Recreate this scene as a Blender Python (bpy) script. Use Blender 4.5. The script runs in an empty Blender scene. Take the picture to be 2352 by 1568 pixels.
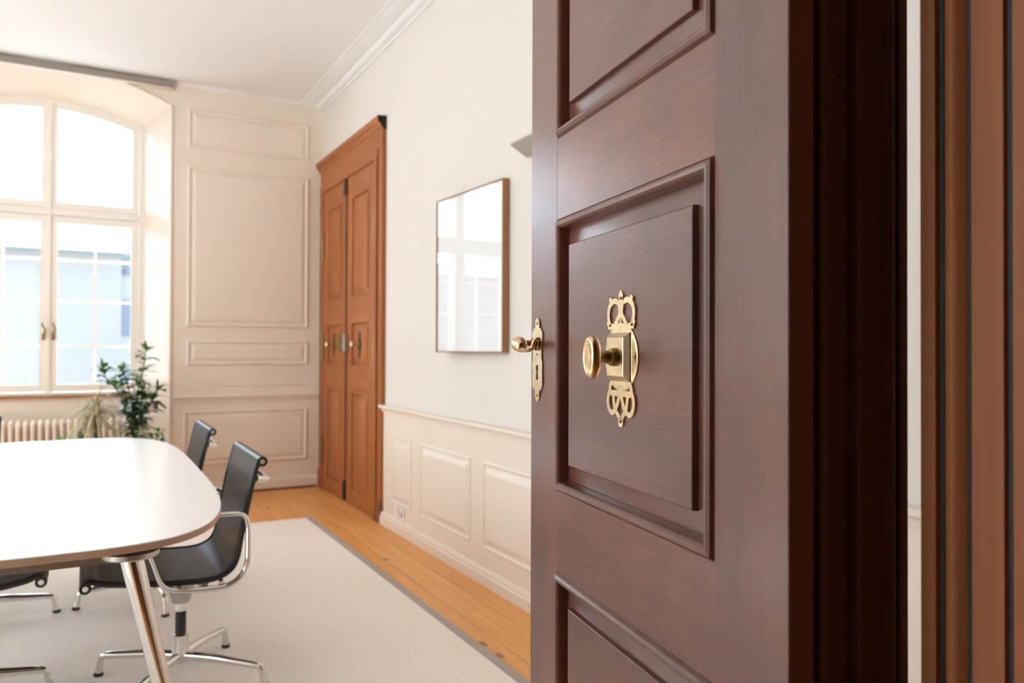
import bpy, bmesh, math, random
from mathutils import Vector, Matrix
random.seed(7)
scene = bpy.context.scene
C = scene.collection
R = math.radians

# ------------------------------------------------------------------ camera
YAW, PITCH, ROLL = R(28.934), R(0.574), R(0.206)
cam_d = bpy.data.cameras.new('camera')
cam_d.sensor_width = 36.0
cam_d.lens = 27.0
cam_d.clip_start = 0.02
cam_d.dof.use_dof = True
cam_d.dof.focus_distance = 1.18
cam_d.dof.aperture_fstop = 5.2
cam = bpy.data.objects.new('camera', cam_d)
C.objects.link(cam)
f_ = Vector((math.sin(YAW) * math.cos(PITCH), math.cos(YAW) * math.cos(PITCH), math.sin(PITCH)))
r0 = Vector((math.cos(YAW), -math.sin(YAW), 0))
u0 = r0.cross(f_)
r_ = r0 * math.cos(ROLL) + u0 * math.sin(ROLL)
u_ = u0 * math.cos(ROLL) - r0 * math.sin(ROLL)
m = Matrix((r_, u_, -f_)).transposed().to_4x4()
m.translation = Vector((0, 0, 1.2))
cam.matrix_world = m
scene.camera = cam

# ------------------------------------------------------------------ light and exposure
world = bpy.data.worlds.new('world')
scene.world = world
world.use_nodes = True
wb = world.node_tree.nodes['Background']
wb.inputs[0].default_value = (0.775, 0.915, 1.03, 1)
wb.inputs[1].default_value = 4.2
def portal(name, loc, rot, sx, sy):
    d = bpy.data.lights.new(name, 'AREA')
    d.shape = 'RECTANGLE'; d.size = sx; d.size_y = sy
    d.cycles.is_portal = True
    o = bpy.data.objects.new(name, d); C.objects.link(o)
    o.location = loc; o.rotation_euler = rot
portal('window_portal', (-0.268, 7.32, 1.98), (R(-90), 0, 0), 1.4, 2.5)
for wy in (1.5, 3.4, 5.3): portal('window_portal', (-2.97, wy, 1.98), (0, R(-90), 0), 2.5, 1.4)
sun_d = bpy.data.lights.new('sun', 'SUN'); sun_d.energy = 38.0; sun_d.angle = R(0.6); sun_d.color = (0.76, 0.955, 1.13)
sun = bpy.data.objects.new('sun', sun_d); C.objects.link(sun)
sun.rotation_euler = (-Vector((-0.50, -0.10, 1.0))).to_track_quat('-Z', 'Y').to_euler()
scene.view_settings.view_transform = 'Standard'
scene.view_settings.look = 'None'
scene.view_settings.gamma = 1.0
scene.view_settings.use_curve_mapping = False
scene.view_settings.exposure = 0.80
scene.cycles.max_bounces = 14
scene.cycles.diffuse_bounces = 9
scene.cycles.glossy_bounces = 6
scene.cycles.transparent_max_bounces = 16

# ------------------------------------------------------------------ materials
def srgb(r, g, b):
    f = lambda c: (c / 12.92) if c <= 0.04045 else ((c + 0.055) / 1.055) ** 2.4
    return (f(r / 255), f(g / 255), f(b / 255), 1)
def new_mat(name):
    mt = bpy.data.materials.new(name); mt.use_nodes = True
    nt = mt.node_tree
    return mt, nt, nt.nodes['Principled BSDF']
def coords(nt, scale, rot=(0, 0, 0)):
    tc = nt.nodes.new('ShaderNodeTexCoord'); mp = nt.nodes.new('ShaderNodeMapping')
    mp.inputs['Scale'].default_value = scale; mp.inputs['Rotation'].default_value = rot
    nt.links.new(tc.outputs['Object'], mp.inputs['Vector'])
    return mp.outputs['Vector']
def plain(name, col, rough=0.5, metal=0.0, spec=0.5, coat=0.0, noise=0.0, nscale=30, bump=0.0):
    mt, nt, b = new_mat(name)
    b.inputs['Base Color'].default_value = col
    b.inputs['Roughness'].default_value = rough
    b.inputs['Metallic'].default_value = metal
    b.inputs['Specular IOR Level'].default_value = spec
    b.inputs['Coat Weight'].default_value = coat
    b.inputs['Coat Roughness'].default_value = 0.15
    if noise or bump:
        v = coords(nt, (nscale,) * 3)
        n = nt.nodes.new('ShaderNodeTexNoise'); n.inputs['Scale'].default_value = 1.0
        n.inputs['Detail'].default_value = 4
        nt.links.new(v, n.inputs['Vector'])
        if noise:
            rp = nt.nodes.new('ShaderNodeValToRGB')
            rp.color_ramp.elements[0].position = 0.3; rp.color_ramp.elements[1].position = 0.7
            rp.color_ramp.elements[0].color = tuple(c * (1 - noise) for c in col[:3]) + (1,)
            rp.color_ramp.elements[1].color = tuple(min(1, c * (1 + noise)) for c in col[:3]) + (1,)
            nt.links.new(n.outputs['Fac'], rp.inputs['Fac']); nt.links.new(rp.outputs['Color'], b.inputs['Base Color'])
        if bump:
            bp = nt.nodes.new('ShaderNodeBump'); bp.inputs['Strength'].default_value = bump
            bp.inputs['Distance'].default_value = 0.002
            nt.links.new(n.outputs['Fac'], bp.inputs['Height']); nt.links.new(bp.outputs['Normal'], b.inputs['Normal'])
    return mt
def wood(name, dark, light, grain='z', rough=0.35, coat=0.3, fine=90, bump=0.15, spec=0.5, streak=0.25, pores=0.0):
    mt, nt, b = new_mat(name)
    ax = {'x': 0, 'y': 1, 'z': 2}[grain]
    s1 = [6.0] * 3; s1[ax] = 0.7
    s2 = [float(fine) * 2] * 3; s2[ax] = fine * 0.06
    n1 = nt.nodes.new('ShaderNodeTexNoise'); n1.inputs['Scale'].default_value = 1; n1.inputs['Detail'].default_value = 5
    n1.inputs['Distortion'].default_value = 0.6
    nt.links.new(coords(nt, s1), n1.inputs['Vector'])
    n2 = nt.nodes.new('ShaderNodeTexNoise'); n2.inputs['Scale'].default_value = 1; n2.inputs['Detail'].default_value = 3
    nt.links.new(coords(nt, s2), n2.inputs['Vector'])
    mx = nt.nodes.new('ShaderNodeMix'); mx.inputs['Factor'].default_value = streak
    nt.links.new(n1.outputs['Fac'], mx.inputs[2]); nt.links.new(n2.outputs['Fac'], mx.inputs[3])
    rp = nt.nodes.new('ShaderNodeValToRGB')
    rp.color_ramp.elements[0].position = 0.34; rp.color_ramp.elements[1].position = 0.66
    rp.color_ramp.elements[0].color = dark; rp.color_ramp.elements[1].color = light
    nt.links.new(mx.outputs[0], rp.inputs['Fac'])
    col = rp.outputs['Color']
    if pores:                       # short dark pores along the grain and a soft cloudy figure
        s3 = [850.0] * 3; s3[ax] = 60.0
        n3 = nt.nodes.new('ShaderNodeTexNoise'); n3.inputs['Scale'].default_value = 1; n3.inputs['Detail'].default_value = 1
        nt.links.new(coords(nt, s3), n3.inputs['Vector'])
        n4 = nt.nodes.new('ShaderNodeTexNoise'); n4.inputs['Scale'].default_value = 9; n4.inputs['Detail'].default_value = 3
        nt.links.new(coords(nt, (1, 1, 1)), n4.inputs['Vector'])
        for nn_, p0, p1, c0 in ((n3, 0.30, 0.42, 1 - pores), (n4, 0.38, 0.62, 0.80)):
            q = nt.nodes.new('ShaderNodeValToRGB')
            q.color_ramp.elements[0].position = p0; q.color_ramp.elements[1].position = p1
            q.color_ramp.elements[0].color = (c0, c0, c0, 1); q.color_ramp.elements[1].color = (1, 1, 1, 1)
            k = nt.nodes.new('ShaderNodeMix'); k.data_type = 'RGBA'; k.blend_type = 'MULTIPLY'; k.inputs['Factor'].default_value = 1.0
            nt.links.new(nn_.outputs['Fac'], q.inputs['Fac']); nt.links.new(col, k.inputs[6]); nt.links.new(q.outputs['Color'], k.inputs[7])
            col = k.outputs[2]
    nt.links.new(col, b.inputs['Base Color'])
    bp = nt.nodes.new('ShaderNodeBump'); bp.inputs['Strength'].default_value = bump; bp.inputs['Distance'].default_value = 0.0006
    nt.links.new(n2.outputs['Fac'], bp.inputs['Height']); nt.links.new(bp.outputs['Normal'], b.inputs['Normal'])
    b.inputs['Roughness'].default_value = rough
    b.inputs['Specular IOR Level'].default_value = spec
    b.inputs['Coat Weight'].default_value = coat; b.inputs['Coat Roughness'].default_value = 0.26
    return mt
def glass(name, tint=(1, 1, 1, 1), ior=1.45):
    mt = bpy.data.materials.new(name); mt.use_nodes = True
    nt = mt.node_tree; nt.nodes.clear()
    out = nt.nodes.new('ShaderNodeOutputMaterial'); mx = nt.nodes.new('ShaderNodeMixShader')
    tr = nt.nodes.new('ShaderNodeBsdfTransparent'); gl = nt.nodes.new('ShaderNodeBsdfGlossy')
    lw = nt.nodes.new('ShaderNodeLayerWeight')          # Schlick reflectance, the same from both sides of the thin pane
    pw = nt.nodes.new('ShaderNodeMath'); pw.operation = 'POWER'; pw.inputs[1].default_value = 5.0
    fr = nt.nodes.new('ShaderNodeMath'); fr.operation = 'MULTIPLY_ADD'
    f0 = ((ior - 1) / (ior + 1)) ** 2
    fr.inputs[1].default_value = 1 - f0; fr.inputs[2].default_value = f0
    nt.links.new(lw.outputs['Facing'], pw.inputs[0]); nt.links.new(pw.outputs[0], fr.inputs[0])
    tr.inputs[0].default_value = tint; gl.inputs['Roughness'].default_value = 0.0
    nt.links.new(fr.outputs[0], mx.inputs[0]); nt.links.new(tr.outputs[0], mx.inputs[1]); nt.links.new(gl.outputs[0], mx.inputs[2])
    nt.links.new(mx.outputs[0], out.inputs[0])
    return mt
M = {}
M['plaster'] = plain('plaster', srgb(225, 219, 211), 0.85, bump=0.05, nscale=60)
M['ceiling'] = plain('ceiling_paint', srgb(231, 232, 231), 0.9)
M['beige'] = plain('beige_paint', srgb(235, 223, 209), 0.42, spec=0.4)
M['window_paint'] = plain('window_paint', srgb(241, 235, 226), 0.4)
M['outer_paint'] = plain('outer_window_paint', srgb(238, 236, 230), 0.5)
M['white'] = plain('white_laminate', srgb(246, 246, 246), 0.22, spec=0.6)
M['edge'] = plain('table_edge', srgb(172, 142, 122), 0.5)
M['chrome'] = plain('chrome', (0.74, 0.735, 0.72, 1), 0.09, 1.0)
M['alu'] = plain('brushed_metal', (0.48, 0.47, 0.455, 1), 0.32, 1.0)
M['black_mesh'] = plain('black_mesh', (0.006, 0.009, 0.016, 1), 0.34, spec=0.5, noise=0.3, nscale=400, bump=0.12)  # slight blue in the black stands for the window's reflection
M['black'] = plain('black_plastic', (0.012, 0.012, 0.012, 1), 0.35)
M['brass'] = plain('brass', (0.80, 0.68, 0.46, 1), 0.26, 1.0, noise=0.12, nscale=60)
M['brass_warm'] = plain('worn_brass', (0.72, 0.52, 0.32, 1), 0.27, 1.0, noise=0.12, nscale=70)
M['brass_dull'] = plain('aged_brass', (0.30, 0.20, 0.085, 1), 0.34, 1.0, noise=0.25, nscale=90)
M['iron'] = plain('dark_iron', (0.06, 0.05, 0.045, 1), 0.45, 0.8)
M['shade_dark'] = plain('painted_shade_dark', (0.015, 0.008, 0.004, 1), 0.8)  # near-black for the keyhole's dark and the shaded, stained cornice end
M['rug'] = plain('rug_wool', srgb(243, 233, 224), 0.95, spec=0.1, noise=0.10, nscale=110, bump=0.8)
M['rug_border'] = plain('rug_border', srgb(178, 166, 160), 0.95, spec=0.1, noise=0.06, nscale=200, bump=0.4)
M['mahogany_v'] = wood('mahogany_upright', (0.078, 0.016, 0.008, 1), (0.165, 0.041, 0.019, 1), 'z', 0.42, 0.8, pores=0.38)
M['mahogany_h'] = wood('mahogany_rail', (0.092, 0.019, 0.009, 1), (0.200, 0.052, 0.023, 1), 'x', 0.42, 0.8, pores=0.38)
M['mahogany_p'] = wood('mahogany_panel', (0.080, 0.018, 0.009, 1), (0.175, 0.046, 0.021, 1), 'x', 0.42, 0.8, fine=70, pores=0.38)
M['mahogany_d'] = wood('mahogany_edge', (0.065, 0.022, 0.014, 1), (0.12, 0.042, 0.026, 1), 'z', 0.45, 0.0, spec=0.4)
M['jamb'] = wood('jamb_wood', (0.29, 0.095, 0.034, 1), (0.42, 0.150, 0.056, 1), 'z', 0.5, 0.0, fine=60, spec=0.25)
M['jamb_groove'] = plain('jamb_groove', (0.012, 0.010, 0.010, 1), 0.6)
M['oak_v'] = wood('oak_upright', (0.31, 0.092, 0.022, 1), (0.44, 0.150, 0.042, 1), 'z', 0.45, 0.0, spec=0.35)
M['oak_h'] = wood('oak_rail', (0.31, 0.092, 0.022, 1), (0.44, 0.150, 0.042, 1), 'y', 0.45, 0.0, spec=0.35)
M['oak_dark'] = wood('oak_edge', (0.16, 0.055, 0.022, 1), (0.24, 0.085, 0.035, 1), 'z', 0.45, 0.1)
M['frame_wood'] = wood('picture_frame_wood', (0.30, 0.135, 0.055, 1), (0.42, 0.20, 0.085, 1), 'z', 0.45, 0.1)
M['paper'] = plain('print_paper', srgb(238, 238, 238), 0.7)
M['glass'] = glass('window_glass')
M['pic_glass'] = glass('picture_glass', ior=1.5)
M['socket'] = plain('socket_plastic', srgb(240, 238, 234), 0.35)
M['grey'] = plain('grey_metal', srgb(176, 166, 160), 0.5)
M['rail_shade'] = plain('rail_shade', srgb(150, 139, 131), 0.5)  # grey stands for the backlit shade on the rail front
M['rail_lit'] = plain('rail_lit', srgb(226, 216, 206), 0.5)  # lighter tone stands for window light on the rail underside
M['reveal'] = plain('reveal_gloss_paint', srgb(226, 213, 199), 0.16, spec=0.5)
M['leaf'] = plain('leaf_green', (0.15, 0.29, 0.08, 1), 0.35, noise=0.4, nscale=25)
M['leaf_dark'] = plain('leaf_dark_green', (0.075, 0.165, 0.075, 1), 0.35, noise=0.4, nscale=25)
M['leaf_pale'] = plain('leaf_pale', (0.55, 0.48, 0.27, 1), 0.5, noise=0.3, nscale=20)
M['leaf_bright'] = plain('leaf_bright', (0.14, 0.34, 0.05, 1), 0.4, noise=0.35, nscale=25)
M['stem'] = plain('stem_brown', (0.13, 0.085, 0.05, 1), 0.7)
M['pot'] = plain('planter_grey', srgb(190, 184, 176), 0.6)
M['soil'] = plain('soil', (0.04, 0.028, 0.02, 1), 0.9, noise=0.4, nscale=80)
M['corridor'] = plain('corridor_paint', (0.20, 0.15, 0.11, 1), 0.8)
M['facade'] = plain('facade', (0.185, 0.172, 0.163, 1), 0.9)
M['facade_white'] = plain('facade_white', (0.30, 0.30, 0.30, 1), 0.9)
M['roof_snow'] = plain('roof_pale', (0.42, 0.43, 0.46, 1), 0.9)
M['shutter'] = plain('shutter_blue', (0.15, 0.17, 0.22, 1), 0.7)
M['ground'] = plain('ground_pale', (0.16, 0.16, 0.16, 1), 0.95)
M['tree'] = plain('tree_leaf', (0.13, 0.24, 0.14, 1), 0.8, noise=0.4, nscale=3)

# floor boards: long pine planks running into the room
def floor_mat():
    mt, nt, b = new_mat('pine_floor')
    v = coords(nt, (1, 1, 1), (0, 0, R(90)))
    br = nt.nodes.new('ShaderNodeTexBrick')
    br.inputs['Color1'].default_value = (0.84, 0.395, 0.118, 1)
    br.inputs['Color2'].default_value = (0.88, 0.435, 0.140, 1)
    br.inputs['Mortar'].default_value = (0.33, 0.15, 0.05, 1)
    br.inputs['Scale'].default_value = 1.0; br.inputs['Mortar Size'].default_value = 0.0015
    br.inputs['Brick Width'].default_value = 3.2; br.inputs['Row Height'].default_value = 0.165
    nt.links.new(v, br.inputs['Vector'])
    n = nt.nodes.new('ShaderNodeTexNoise'); n.inputs['Scale'].default_value = 1; n.inputs['Detail'].default_value = 5
    n.inputs['Distortion'].default_value = 0.8
    nt.links.new(coords(nt, (22, 1.3, 1)), n.inputs['Vector'])
    rp = nt.nodes.new('ShaderNodeValToRGB')
    rp.color_ramp.elements[0].position = 0.3; rp.color_ramp.elements[1].position = 0.7
    rp.color_ramp.elements[0].color = (0.80, 0.74, 0.68, 1); rp.color_ramp.elements[1].color = (1, 1, 1, 1)
    nt.links.new(n.outputs['Fac'], rp.inputs['Fac'])
    mx = nt.nodes.new('ShaderNodeMix'); mx.data_type = 'RGBA'; mx.blend_type = 'MULTIPLY'
    mx.inputs['Factor'].default_value = 1.0
    nt.links.new(br.outputs['Color'], mx.inputs[6]); nt.links.new(rp.outputs['Color'], mx.inputs[7])
    prev = mx.outputs[2]
    for kx, ky in ((1.424, 2.665), (1.421, 2.804), (1.501, 4.189), (1.20, 5.95), (0.9, 6.2)):   # knots in the boards
        tc = nt.nodes.new('ShaderNodeTexCoord'); mp = nt.nodes.new('ShaderNodeMapping')
        mp.inputs['Location'].default_value = (-kx * 60, -ky * 26, 0); mp.inputs['Scale'].default_value = (60, 26, 0)
        nt.links.new(tc.outputs['Object'], mp.inputs['Vector'])
        ln = nt.nodes.new('ShaderNodeVectorMath'); ln.operation = 'LENGTH'
        nt.links.new(mp.outputs['Vector'], ln.inputs[0])
        mr = nt.nodes.new('ShaderNodeMapRange')
        mr.inputs['From Min'].default_value = 0.45; mr.inputs['From Max'].default_value = 1.0
        mr.inputs['To Min'].default_value = 0.75; mr.inputs['To Max'].default_value = 0.0
        nt.links.new(ln.outputs['Value'], mr.inputs['Value'])
        k = nt.nodes.new('ShaderNodeMix'); k.data_type = 'RGBA'
        k.inputs[7].default_value = (0.14, 0.05, 0.016, 1)
        nt.links.new(mr.outputs[0], k.inputs['Factor']); nt.links.new(prev, k.inputs[6])
        prev = k.outputs[2]
    nt.links.new(prev, b.inputs['Base Color'])
    b.inputs['Roughness'].default_value = 0.42
    return mt
M['floor'] = floor_mat()

# ------------------------------------------------------------------ helpers
def empty(name, loc=(0, 0, 0), rz=0.0, parent=None):
    o = bpy.data.objects.new(name, None); C.objects.link(o)
    o.location = loc; o.rotation_euler = (0, 0, rz); o.empty_display_size = 0.1
    if parent: o.parent = parent
    return o
def tag(o, label=None, cat=None, group=None, kind=None):
    if label: o['label'] = label
    if cat: o['category'] = cat
    if group: o['group'] = group
    if kind: o['kind'] = kind
    return o
def obj(name, bm, mats, parent=None, smooth=False, angle=None):
    bmesh.ops.remove_doubles(bm, verts=bm.verts, dist=1e-6)
    bmesh.ops.recalc_face_normals(bm, faces=bm.faces)
    me = bpy.data.meshes.new(name); bm.to_mesh(me); bm.free()
    if not isinstance(mats, (list, tuple)): mats = [mats]
    for mm in mats: me.materials.append(mm)
    if smooth:
        for p in me.polygons: p.use_smooth = True
        if angle: me.set_sharp_from_angle(angle=R(angle))
    o = bpy.data.objects.new(name, me); C.objects.link(o)
    if parent: o.parent = parent
    return o
def B(): return bmesh.new()
def box(bm, x0, x1, y0, y1, z0, z1, bev=0.0, mi=0):
    vs = [bm.verts.new((x, y, z)) for x in (x0, x1) for y in (y0, y1) for z in (z0, z1)]
    F = [(0, 1, 3, 2), (4, 6, 7, 5), (0, 4, 5, 1), (2, 3, 7, 6), (0, 2, 6, 4), (1, 5, 7, 3)]
    fs = []
    for f in F:
        fc = bm.faces.new([vs[i] for i in f]); fc.material_index = mi; fs.append(fc)
    if bev > 0:
        es = list({e for f in fs for e in f.edges})
        bmesh.ops.bevel(bm, geom=es, offset=bev, segments=2, affect='EDGES', profile=0.5)
    return bm
def prism(bm, pts, vec, mi=0):
    vec = Vector(vec)
    a = [bm.verts.new(Vector(p)) for p in pts]; b = [bm.verts.new(Vector(p) + vec) for p in pts]
    n = len(pts)
    for i in range(n):
        f = bm.faces.new((a[i], a[(i + 1) % n], b[(i + 1) % n], b[i])); f.material_index = mi
    for lst in (a[::-1], b):
        f = bm.faces.new(lst); f.material_index = mi
    return bm
def catmull(pts, n=8, closed=False):
    P = [Vector(p) for p in pts]; out = []
    N = len(P); rng = range(N if closed else N - 1)
    for i in rng:
        if closed: p0, p1, p2, p3 = P[(i - 1) % N], P[i], P[(i + 1) % N], P[(i + 2) % N]
        else: p0, p1, p2, p3 = P[max(i - 1, 0)], P[i], P[i + 1], P[min(i + 2, N - 1)]
        for k in range(n):
            t = k / n
            out.append(0.5 * ((2 * p1) + (p2 - p0) * t + (2 * p0 - 5 * p1 + 4 * p2 - p3) * t * t + (3 * p1 - p0 - 3 * p2 + p3) * t ** 3))
    if not closed: out.append(P[-1])
    return out
def tube(bm, pts, rad, seg=12, closed=False, sx=1.0, up=None, mi=0):
    P = [Vector(p) for p in pts]; n = len(P)
    if not isinstance(rad, (list, tuple)): rad = [rad] * n
    rings = []; ref = Vector(up) if up else None
    for i in range(n):
        if closed: t = P[(i + 1) % n] - P[i - 1]
        else: t = P[min(i + 1, n - 1)] - P[max(i - 1, 0)]
        t.normalize()
        if ref is None:
            ref = Vector((0, 0, 1)) if abs(t.z) < 0.9 else Vector((1, 0, 0))
        a = ref - t * ref.dot(t)
        if a.length < 1e-6: a = t.orthogonal()
        a.normalize(); b = t.cross(a)
        if not up: ref = a
        rings.append([bm.verts.new(P[i] + (a * math.cos(2 * math.pi * k / seg) * sx + b * math.sin(2 * math.pi * k / seg)) * rad[i]) for k in range(seg)])
    m_ = n if closed else n - 1
    for i in range(m_):
        A, D = rings[i], rings[(i + 1) % n]
        for k in range(seg):
            f = bm.faces.new((A[k], A[(k + 1) % seg], D[(k + 1) % seg], D[k])); f.material_index = mi
    if not closed:
        for rg in (rings[0][::-1], rings[-1]):
            f = bm.faces.new(rg); f.material_index = mi
    return bm
def lathe(bm, prof, seg=24, center=(0, 0, 0), axis='z', mi=0):
    c = Vector(center); rings = []
    for r, h in prof:
        ring = []
        for k in range(seg):
            a = 2 * math.pi * k / seg
            ca, sa = r * math.cos(a), r * math.sin(a)
            v = {'z': (ca, sa, h), 'y': (ca, h, sa), 'x': (h, ca, sa)}[axis]
            ring.append(bm.verts.new(c + Vector(v)))
        rings.append(ring)
    for i in range(len(rings) - 1):
        for k in range(seg):
            f = bm.faces.new((rings[i][k], rings[i][(k + 1) % seg], rings[i + 1][(k + 1) % seg], rings[i + 1][k])); f.material_index = mi
    for rg in (rings[0][::-1], rings[-1]):
        f = bm.faces.new(rg); f.material_index = mi
    return bm
def panel(bm, o, U, V, N, w, h, prof, mi=0, fill=True):
    """mitred rectangular moulding: prof = [(inset, height), ...] from the rim inwards"""
    o, U, V, N = Vector(o), Vector(U), Vector(V), Vector(N)
    loops = []
    for i, ht in prof:
        loops.append([bm.verts.new(o + U * a + V * b + N * ht) for a, b in ((i, i), (w - i, i), (w - i, h - i), (i, h - i))])
    for A, D in zip(loops[:-1], loops[1:]):
        for k in range(4):
            f = bm.faces.new((A[k], A[(k + 1) % 4], D[(k + 1) % 4], D[k])); f.material_index = mi
    if fill:
        f = bm.faces.new(loops[-1]); f.material_index = mi
    return bm
RIB = [0]
def ribbon(bm, pts, wid, y0, y1):
    """flat stroke in the local x-z plane, from depth y0 to y1"""
    RIB[0] += 1; y1 = y1 + 0.00004 * (RIB[0] % 13)
    P = [Vector((p[0], 0, p[1])) for p in pts]; n = len(P)
    if not isinstance(wid, (list, tuple)): wid = [wid] * n
    rows = []
    for i in range(n):
        t = P[min(i + 1, n - 1)] - P[max(i - 1, 0)]; t.normalize()
        s = Vector((-t.z, 0, t.x)) * wid[i] * 0.5
        rows.append([bm.verts.new((q.x, y, q.z)) for q, y in ((P[i] + s, y0), (P[i] + s, y1), (P[i] - s, y1), (P[i] - s, y0))])
    for A, D in zip(rows[:-1], rows[1:]):
        for k in range(4): bm.faces.new((A[k], A[(k + 1) % 4], D[(k + 1) % 4], D[k]))
    bm.faces.new(rows[0][::-1]); bm.faces.new(rows[-1])
    return bm
def smooth2(pts, n=6): return [(v.x, v.y) for v in catmull([(p[0], p[1], 0) for p in pts], n)]
def struct(name, bm, mats, parent=None, **kw):
    o = obj(name, bm, mats, parent, **kw)
    if parent is None: o['kind'] = 'structure'
    return o

XW, YB, XL, YN, ZC = 1.80, 6.70, -2.35, 0.462, 3.335     # right wall, back wall, left wall, near wall, ceiling

# ------------------------------------------------------------------ floor and ceiling
bm = B(); box(bm, XL - 0.6, XW + 0.3, -2.6, YB + 0.6, -0.25, 0.0); struct('floor', bm, M['floor'])
bm = B(); box(bm, XL - 0.6, XW + 0.3, YN - 0.4, YB + 0.6, ZC, ZC + 0.25); struct('ceiling', bm, M['ceiling'])

# ------------------------------------------------------------------ walls with arched windows
WXC, WF, WB_, ZSP, RISE = -0.268, 0.836, 0.655, 3.142, 0.19      # window axis, half widths (room side, frame side)
ZSPB, RISEB, WD, SILL = 3.015, 0.128, 0.30, 0.826
def arc(half, zs, rise, n=16):
    rad = (half * half + rise * rise) / (2 * rise)
    out = []
    for i in range(n + 1):
        x = -half + 2 * half * i / n
        out.append((x, zs + math.sqrt(rad * rad - x * x) - (rad - rise)))
    return out
def window_wall(bm, a0, a1, ztop, centers, T, full=0.55):
    """wall in local frame: a along wall, d depth outward, z up. T maps (a,d,z)->world"""
    def V(a, d, z): return bm.verts.new(T(a, d, z))
    def quad(*p, mi=0): bm.faces.new([V(*q) for q in p]).material_index = mi
    fr, bk = arc(WF, ZSP, RISE), arc(WB_, ZSPB, RISEB)
    edges = [a0]
    for c in centers: edges += [c - WF, c + WF]
    edges.append(a1)
    for i in range(0, len(edges), 2):            # solid piers (as closed boxes)
        x0, x1 = edges[i], edges[i + 1]
        quad((x0, 0, 0), (x1, 0, 0), (x1, 0, ztop), (x0, 0, ztop))
        quad((x0, full, 0), (x1, full, 0), (x1, full, ztop), (x0, full, ztop))
        for xe in (x0, x1): 
            if xe in (a0, a1): quad((xe, 0, 0), (xe, full, 0), (xe, full, ztop), (xe, 0, ztop))
        quad((x0, 0, ztop), (x1, 0, ztop), (x1, full, ztop), (x0, full, ztop))
    for c in centers:
        for (p, q), (pb, qb) in zip(zip(fr[:-1], fr[1:]), zip(bk[:-1], bk[1:])):
            quad((c + p[0], 0, p[1]), (c + q[0], 0, q[1]), (c + q[0], 0, ztop), (c + p[0], 0, ztop))
            quad((c + p[0], 0, p[1]), (c + q[0], 0, q[1]), (c + qb[0], WD, qb[1]), (c + pb[0], WD, pb[1]))
            quad((c + pb[0], WD, pb[1]), (c + qb[0], WD, qb[1]), (c + qb[0], full, qb[1]), (c + pb[0], full, pb[1]))
            quad((c + pb[0], full, pb[1]), (c + qb[0], full, qb[1]), (c + q[0], full, ztop), (c + p[0], full, ztop))
        for s in (-1, 1):
            quad((c + s * WF, 0, 0), (c + s * WB_, WD, 0), (c + s * WB_, WD, ZSPB), (c + s * WF, 0, ZSP), mi=1)
            quad((c + s * WB_, WD, 0), (c + s * WB_, full, 0), (c + s * WB_, full, ZSPB), (c + s * WB_, WD, ZSPB))
            quad((c + s * WB_, full, 0), (c + s * WF, full, 0), (c + s * WF, full, ztop), (c + s * WB_, full, ZSPB))
        # parapet under the window
        quad((c - WB_, WD, 0), (c + WB_, WD, 0), (c + WB_, WD, SILL - 0.02), (c - WB_, WD, SILL - 0.02))
        quad((c - WB_, WD, SILL - 0.02), (c + WB_, WD, SILL - 0.02), (c + WB_, full, SILL - 0.02), (c - WB_, full, SILL - 0.02))
        quad((c - WB_, full, 0), (c + WB_, full, 0), (c + WB_, full, SILL - 0.02), (c - WB_, full, SILL - 0.02))
TB = lambda a, d, z: Vector((a, YB + d, z))
TL = lambda a, d, z: Vector((XL - d, a, z))
bm = B(); window_wall(bm, XL - 0.55, XW + 0.25, ZC, [WXC], TB); wall_back = struct('wall_back', bm, [M['beige'], M['reveal']])
bm = B(); window_wall(bm, YN - 0.4, YB, ZC, [1.5, 3.4, 5.3], TL); struct('wall_left', bm, [M['beige'], M['reveal']])
# right wall: painted plaster above, beige wainscot below
bm = B(); box(bm, XW, XW + 0.25, YN - 0.4, YB, 0, ZC); wall_right = struct('wall_right', bm, M['plaster'])
# near wall with the doorway opening we look through
DX0, DX1, DZ = -0.69, 0.735, 2.46
bm = B()
box(bm, XL, DX0, 0.06, YN, 0, ZC); box(bm, DX1, XW, 0.06, YN, 0, ZC); box(bm, DX0, DX1, 0.06, YN, DZ, ZC)
struct('wall_near', bm, M['beige'])
# corridor behind the doorway
bm = B(); box(bm, -1.9, -1.8, -2.5, 0.06, 0, 2.8); box(bm, 1.75, 1.85, -2.5, 0.06, 0, 2.8); box(bm, -1.9, 1.85, -2.6, -2.5, 0, 2.8)
struct('wall_corridor', bm, M['corridor'])
bm = B(); box(bm, -1.9, 1.85, -2.6, 0.06, 2.8, 2.9); struct('ceiling_corridor', bm, M['corridor'])

MOULD = [(0, 0.0), (0.003, 0.010), (0.009, 0.015), (0.017, 0.014), (0.021, 0.006), (0.023, 0.0015), (0.036, 0.0015), (0.038, 0.004), (0.056, 0.012), (0.058, 0.0125)]
FLATM = [(0, 0.0), (0.003, 0.010), (0.010, 0.013), (0.018, 0.010), (0.024, 0.004), (0.030, 0.002)]
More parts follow.
